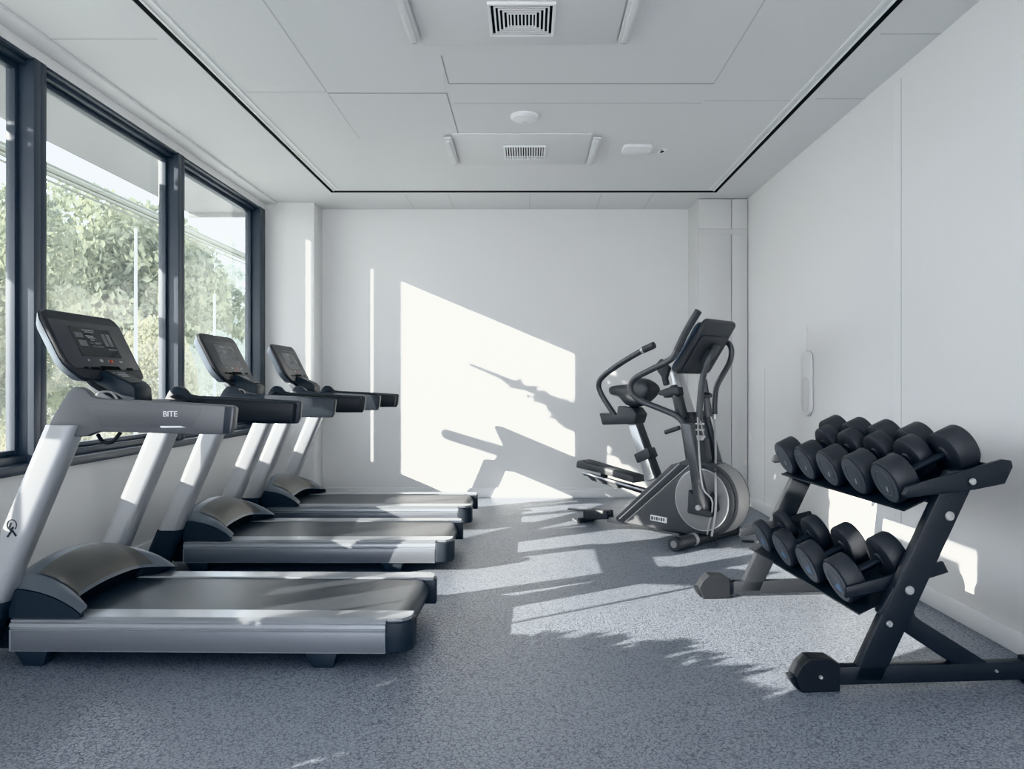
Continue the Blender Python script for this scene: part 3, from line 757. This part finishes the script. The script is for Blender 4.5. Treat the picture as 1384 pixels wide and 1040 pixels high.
# ----------------------------------------------------------------- dumbbell rack
RL, RA = Vector((1.5, 3.575, 0)), R(4)
TILT = R(25)
def rack():
    t = thing('dumbbell_rack', 'black two-tier dumbbell rack with slanted legs and steel bolts beside the white wall', 'dumbbell rack', RL, RA)
    for s in (-1, 1):
        yo, yi = (-.655, -.606) if s < 0 else (.655, .606)
        MB().prism([(-.285, .03), (-.160, .03), (.245, .86), (.12, .86)], yo, yi, axis='y', bevel=.007).build('upright', 'rack', t)
        MB().prism([(-.100, .238), (-.080, .232), (.138, .088), (.287, .088), (.0, .268), (-.02, .285), (-.040, .345), (-.11, .40), (-.17, .30)], yo+s*-.004, yi+s*.004, axis='y', bevel=.006).build('brace', 'rack', t)
        fb = MB().span(-.40, .45, min(yo, yi), max(yo, yi), .020, .092, bevel=.006).build('floor_bar', 'rack', t)
        foot = [(-.515, .062), (-.49, .0), (-.335, .0), (-.335, .108), (-.372, .130), (-.458, .134), (-.492, .105)]
        ft = MB().prism(foot, yo+s*.012, yi-s*.014, axis='y', bevel=.005, seg=2).build('foot', 'black', t, flat=True)
        MB().prism([(-.535, .060), (-.522, .034), (-.498, .004), (-.486, .02), (-.508, .066)], yo-s*.005, yi+s*.002, axis='y', bevel=.004).build('foot_latch', 'black', ft)
        MB().span(.44, .56, min(yo+s*.008, yi-s*.008), max(yo+s*.008, yi-s*.008), .0, .105, bevel=.008).build('foot', 'black', t)
        MB().prism([(-.075, .763), (-.06, .798), (.335, .902), (.372, .898), (.378, .872), (.345, .805), (.22, .782), (-.06, .752)], yo+s*.006, yo-s*.016, axis='y', bevel=.005).build('top_bracket', 'rack', t)
        MB().prism([(-.282, .345), (-.280, .390), (.125, .487), (.148, .442), (-.05, .385)], yi-s*.001, yi-s*.018, axis='y', bevel=.004).build('lower_bracket', 'rack', t)
        for x, z, r in ((.203, .816, .014), (.116, .679, .019), (-.049, .388, .018), (-.131, .257, .013), (-.415, .060, .008), (.31, .06, .006)):
            b = MB().lathe([(r, 0), (r, .005), (r*.8, .009), (r*.45, .009), (r*.4, .006), (0, .006)], n=18, xf=Matrix.Translation((x, (yo+s*.011) if (x < -.4 or (abs(x-.203) < .001)) else yo, z)) @ Matrix.Rotation(R(90 if s < 0 else -90), 4, 'X'))
            b.build('bolt', 'bolt', t)
    # trays: tilted plates with a front and a rear lip, on a square tube
    def tray(cx, cz, half, off):
        d = Vector((math.cos(TILT), 0, math.sin(TILT))); nrm = Vector((-math.sin(TILT), 0, math.cos(TILT)))
        xf = Matrix.Translation((cx, 0, cz)) @ Matrix.Rotation(-TILT, 4, 'Y')
        m = MB()
        m.prism([(-half, -off), (half, -off), (half, -off+.012), (half+.006, -off+.012), (half+.006, -off-.006), (-half-.006, -off-.006), (-half-.006, -off+.004), (-half, -off+.004)], -.60, .60, axis='y', xf=xf)
        m.build('tray', 'rack', t, flat=True)
        MB().prism([(-.05, -off-.062), (.05, -off-.062), (.05, -off-.007), (-.05, -off-.007)], -.598, .598, axis='y', bevel=.005, xf=xf).build('cross_tube', 'rack', t)
    tray(.106, .870, .20, .0975)
    tray(-.130, .441, .15, .1025)
    return t
rack()

def dumbbell(sep, r, th, hr, marks='disc', th2=None):
    """lies along local x; heads at +-sep/2"""
    t = thing('dumbbell', '', 'dumbbell')
    MB().tube([(-sep/2+th*.4, 0, 0), (-sep*.18, 0, 0), (0, 0, 0), (sep*.18, 0, 0), (sep/2-th*.4, 0, 0)], hr, n=16).build('handle', 'handle', t)
    for s in (-1, 1):
        if th2 and s > 0: th, r = th2, r/.62
        elif th2: r = r*.62
        X = Matrix.Translation((s*sep/2, 0, 0)) @ Matrix.Rotation(R(90*s), 4, 'Y')
        c = .010
        prof = [(hr*1.5, -th/2-.006), (hr*1.9, -th/2), (r-c, -th/2), (r-.003, -th/2+.004), (r, -th/2+c), (r, th/2-c), (r-.003, th/2-.004), (r-c, th/2), (r*.93, th/2)]
        h = MB().lathe(prof, n=44, xf=X).build('head', 'rubber', t)
        MB().lathe([(r*.90, th/2-.002), (r*.88, th/2+.002), (r*.60, th/2+.002), (r*.585, th/2+.0035), (r*.56, th/2+.002), (0, th/2+.002)], n=44, xf=X).build('head_face', 'disc', h)
        if marks == 'blue':
            MB().box((0, r*.22, th/2+.003), (r*.55, r*.42, .0015), rot=(0, 0, R(20)), bevel=.0005, m=None).bm.transform(Matrix())
            q = MB().prism([(-r*.34, -.02*r), (-r*.05, .05*r), (r*.30, .30*r), (r*.05, .42*r), (-r*.30, .38*r)], th/2+.0015, th/2+.003, axis='z', xf=X @ Matrix.Rotation(R(90 if s < 0 else -90), 4, 'Z'))
            q.build('face_mark', 'discblue', h)
        else:
            q = MB().prism([(-r*.12, .10*r), (-r*.02, .15*r), (r*.06, .36*r), (-r*.04, .40*r)], th/2+.0015, th/2+.003, axis='z', xf=X @ Matrix.Rotation(R(90 if s < 0 else -90), 4, 'Z'))
            q.build('face_mark', 'gfxl', h)
    return t
def on_rack(o, lx, ly, z):
    c, s = math.cos(RA), math.sin(RA)
    o.location = (RL.x + lx*c - ly*s, RL.y + lx*s + ly*c, z)
    o.rotation_euler = (0, -TILT, RA)
pos = ['closest to the camera', 'second from the camera end', 'in the middle of the tier', 'fourth from the camera end', 'farthest from the camera']
big = dumbbell(.280, .096, .098, .018)
for i in range(5):
    o = big if i == 0 else copy_tree(big)
    on_rack(o, .106, -.508 + .254*i, .870)
    tag(o, 'long black round-headed dumbbell on the top tier, ' + pos[i], None, 'long dumbbells on the top tier')
short = dumbbell(.092, .0965, .034, .018, th2=.072)
pos4 = ['closest to the camera', 'second from the camera end', 'third from the camera end', 'farthest from the camera']
for i in range(4):
    o = short if i == 0 else copy_tree(short)
    on_rack(o, .098, -.381 + .254*i, .868)
    tag(o, 'compact black dumbbell nested between long ones on top tier, ' + pos4[i], None, 'compact dumbbells on the top tier')
for i, (sep, r, th) in enumerate(((.205, .098, .082), (.185, .095, .076), (.160, .092, .066), (.120, .088, .050))):
    o = dumbbell(sep, r, th, .017, 'blue')
    on_rack(o, -.225 + math.cos(TILT)*sep/2, -.486 + .285*i, .398 + math.sin(TILT)*sep/2)
    tag(o, 'black dumbbell with a blue face mark on the lower tier, ' + pos4[i], None, 'dumbbells on the lower tier')

# ----------------------------------------------------------------- outside
struct(MB().span(-60, -2.9, -25, 70, -.6, -.5).build('ground_outside', 'lawn', flat=True))
struct(MB().span(-6.55, -2.9, -6, 14.2, 4.5, 4.7).span(-6.56, -2.9, 14.2, 14.3, 4.42, 4.75).span(-6.55, -6.50, -6, 1.7, 4.20, 4.55).span(-6.55, -6.50, -1.80, -1.64, 3.55, 3.78).span(-6.55, -6.50, -1.64, -.76, 3.55, 3.95).span(-6.55, -6.50, -1.80, -.76, 4.04, 4.25).build('roof_canopy_and_sun_blockers', 'soffit', flat=True))  # hanging panels on the outer edge are unseen, added to block sun
struct(MB().span(-2.95, -2.90, YF, YB, 3.0, 4.5).build('wall_outside', 'soffit', flat=True))
# unseen fins added to cut the sun at the far window to slivers
for y0, y1 in ((5.592, 5.777), (5.793, 5.832), (5.865, 6.13)):
    struct(MB().span(-5.01, -5.0, y0, y1, -.5, 4.5).build('sun_blocker_fin', 'concrete'))

rnd = random.Random(7)
def foliage(n, blobs, size, seed):
    rr = random.Random(seed)
    bm = bmesh.new()
    tot = sum(b[3]*b[4]*b[5] for b in blobs) ** 1
    for _ in range(n):
        x = rr.random() * tot
        for b in blobs:
            x -= b[3]*b[4]*b[5]
            if x <= 0: break
        v = Vector((rr.gauss(0, 1), rr.gauss(0, 1), rr.gauss(0, 1))).normalized() * (rr.random() ** .22)
        c = Vector((b[0] + v.x*b[3], b[1] + v.y*b[4], b[2] + v.z*b[5]))
        s = size * rr.uniform(.6, 1.4)
        q = Euler((rr.uniform(0, 6.3), rr.uniform(0, 6.3), rr.uniform(0, 6.3))).to_matrix()
        vs = [bm.verts.new(c + q @ Vector(p)) for p in ((-s*.5, 0, 0), (0, -s*.32, s*.08), (s*.6, 0, 0), (0, s*.32, s*.08))]
        bm.faces.new(vs)
    m = MB(); me = bpy.data.meshes.new('f'); bm.to_mesh(me); bm.free(); m.bm.from_mesh(me); bpy.data.meshes.remove(me)
    return m
def tree(x, y, h, blobs, leaf, label, n, size, seed, name='tree', cat='tree'):
    t = thing(name, label, cat, (x, y, -.5), 0, 'trees outside the windows')
    foliage(n, blobs, size, seed).build('crown', leaf, t, flat=True)
    MB().tube([(0, 0, 0), (.1, .05, h*.3), (0, 0, h*.6)], (.18, .09), n=10).build('trunk', 'bark', t)
    return t
tree(-12.1, 20, 7, [(0, 0, 5.2, 2.3, 2.3, 1.9), (-2.0, 1.0, 4.6, 1.8, 1.8, 1.9), (1.9, .6, 4.4, 1.7, 1.8, 1.9), (.3, -.8, 3.0, 2.4, 1.8, 1.6)], 'leaf_a', 'broad pale green tree seen above and behind the closest console', 15000, .19, 1)
tree(-14.3, 27.6, 7, [(0, 0, 6.2, 2.2, 2.2, 2.3), (1.4, .8, 4.3, 2.0, 1.8, 2.0), (-1.8, -.6, 4.4, 2.2, 1.8, 2.1)], 'leaf_a', 'green tree crown beyond the thin white pole in the wide pane', 12000, .22, 2)
tree(-8.75, 12.5, 5, [(0, 0, 3.7, 1.1, 1.1, 1.4), (-.5, -.3, 2.6, 1.1, 1.0, 1.4), (.3, .3, 1.8, 1.0, 1.0, 1.2)], 'leaf_a', 'leafy tree filling the narrow pane at the edge of the picture', 8000, .12, 3)
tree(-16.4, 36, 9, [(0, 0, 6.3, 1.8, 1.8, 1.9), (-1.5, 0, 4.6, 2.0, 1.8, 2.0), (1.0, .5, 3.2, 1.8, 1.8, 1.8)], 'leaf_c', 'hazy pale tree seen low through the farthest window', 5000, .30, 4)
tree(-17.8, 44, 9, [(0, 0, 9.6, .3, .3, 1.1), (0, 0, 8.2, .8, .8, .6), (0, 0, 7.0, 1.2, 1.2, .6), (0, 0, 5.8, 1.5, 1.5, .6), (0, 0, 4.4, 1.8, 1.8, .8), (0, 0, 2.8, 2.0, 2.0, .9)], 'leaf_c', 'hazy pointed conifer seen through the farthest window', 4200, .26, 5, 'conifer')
for k, (x, y, sx, sy, sz, lf, lab) in enumerate((
        (-9.7, 14.9, 1.2, 1.2, 2.9, 'leaf_b', 'yellow green bush below the broad tree, behind the closest console'),
        (-8.9, 17.6, .9, 1.15, 3.2, 'leaf_b', 'yellow green bush beside the thin white pole in the wide pane'),
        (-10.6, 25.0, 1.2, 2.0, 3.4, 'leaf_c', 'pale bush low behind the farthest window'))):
    b = thing('bush', lab, 'bush', (x, y, -.5), 0, 'bushes outside the windows')
    foliage(9000, [(0, 0, sz*.42, sx, sy, sz*.62)], .11, 20+k).build('foliage', lf, b, flat=True)
    MB().tube([(0, 0, 0), (.05, 0, sz*.5)], (.05, .02), n=8).build('stem', 'bark', b)
# unseen tree and hedge added off to the side to dapple and block sun
b = thing('sun_blocker_tree', 'unseen leafy tree added to dapple the sunlight', 'tree', (-6.0, 2.35, -.5))
foliage(4200, [(0, .5, 4.35, .6, .8, .7), (0, -1.1, 4.1, .6, .85, .55)], .15, 41).build('crown', 'leaf_a', b, flat=True)
MB().tube([(0, 0, 0), (.05, 0, 2), (0, 0, 4.2)], (.06, .03), n=8).build('trunk', 'bark', b)
MB().tube([(0, 0, 3.7), (.25, .8, 3.85), (.4, 1.55, 3.98), (.4, 2.05, 4.0), (.4, 2.42, 4.0)], (.08, .018), n=8).build('shadow_branch', 'bark', b)  # branches and leaves here are shaped to cast slanting shadows on the back wall
foliage(420, [(.4, 1.60, 3.92, .12, .30, .16), (.4, 1.95, 3.98, .08, .25, .06)], .10, 43).build('shadow_sprig', 'leaf_a', b, flat=True)
MB().tube([(0, 0, 2.9), (.25, .8, 3.22), (.4, 1.71, 3.32), (.4, 2.2, 3.22), (.4, 2.58, 3.15)], (.085, .055), n=10).build('shadow_branch', 'bark', b)
b = thing('sun_blocker_hedge', 'unseen dense hedge added to block low sunlight', 'hedge', (-4.3, -.45, -.5))
foliage(14000, [(0, 0, 1.35, .35, 1.9, 1.35)], .12, 42).build('foliage', 'leaf_a', b, flat=True)
MB().tube([(0, 0, 0), (0, 0, 1.6)], (.05, .02), n=8).build('stem', 'bark', b)
rl_ = MB().prism([(1.40, 2.12), (1.40, 2.37), (.72, 2.72), (.72, 2.49)], -4.88, -4.85, axis='x')  # unseen slanted panel added to keep sun off the nearest handrail fairing
rl_.span(-4.875, -4.855, .75, .77, -.5, 2.6).span(-4.875, -4.855, 1.37, 1.39, -.5, 2.2)
struct(rl_.build('sun_blocker_panel', 'concrete', flat=True))
# poles and the thick overhead cable
for x, y, z, lab in ((-6.95, 13.05, 3.95, 'thin white pole outside the middle window pane'), (-7.67, 18.0, 3.4, 'thin white pole outside the farthest window pane')):
    pl = thing('lamp_pole', lab, 'pole', (x, y, -.5))
    MB().tube([(0, 0, 0), (0, 0, z+.5)], (.038, .02), n=12).build('pole', 'pole', pl)
    MB().lathe([(.08, 0), (.08, .03), (.05, .05)], n=16).build('base', 'pole', pl)
ob = MB()
for dz, r, dx in ((0, .060, 0), (-.11, .035, .05), (.10, .03, -.05), (-.19, .022, .0)):
    ob.tube([(-7.9+dx, 9.6, 4.74+dz), (-7.9+dx, 40, 4.74+dz)], r, n=8, smooth=0)
tag(ob.build('overhead_cable', 'cable'), 'bundle of overhead cables crossing the sky outside the windows', 'cable')

# ----------------------------------------------------------------- light
sun = bpy.data.lights.new('sun', 'SUN'); sun.energy = 6.6; sun.angle = .004; sun.color = (1.0, .955, .88)
so = bpy.data.objects.new('sun', sun); COL.objects.link(so)
so.rotation_euler = Vector((1, .62, -.42)).to_track_quat('-Z', 'Y').to_euler()
so.location = (-10, -6, 8)
wd = bpy.data.worlds.new('sky'); SC.world = wd; wd.use_nodes = True
nt = wd.node_tree; bg = nt.nodes['Background']
tc = nt.nodes.new('ShaderNodeTexCoord'); sep = nt.nodes.new('ShaderNodeSeparateXYZ')
nt.links.new(tc.outputs['Generated'], sep.inputs['Vector'])
cr = nt.nodes.new('ShaderNodeValToRGB')
cr.color_ramp.elements[0].position = 0; cr.color_ramp.elements[0].color = (.95, .97, 1, 1)
cr.color_ramp.elements[1].position = .7; cr.color_ramp.elements[1].color = (.68, .81, 1, 1)
nt.links.new(sep.outputs['Z'], cr.inputs['Fac'])
nt.links.new(cr.outputs['Color'], bg.inputs['Color'])
bg.inputs['Strength'].default_value = 2.2

# ----------------------------------------------------------------- camera
cam = bpy.data.cameras.new('camera'); co = bpy.data.objects.new('camera', cam); COL.objects.link(co)
cam.sensor_width = 36; cam.lens = 36*1000/1384
cam.shift_x = -24/1384
co.location = (0, 0, 1.2); co.rotation_euler = (R(90), 0, 0)
cam.clip_start = .05; cam.clip_end = 300
SC.camera = co
SC.view_settings.view_transform = 'Khronos PBR Neutral'
SC.view_settings.exposure = 1.42
SC.cycles.use_denoising = True
SC.cycles.max_bounces = 10
SC.cycles.diffuse_bounces = 6
SC.cycles.transparent_max_bounces = 12
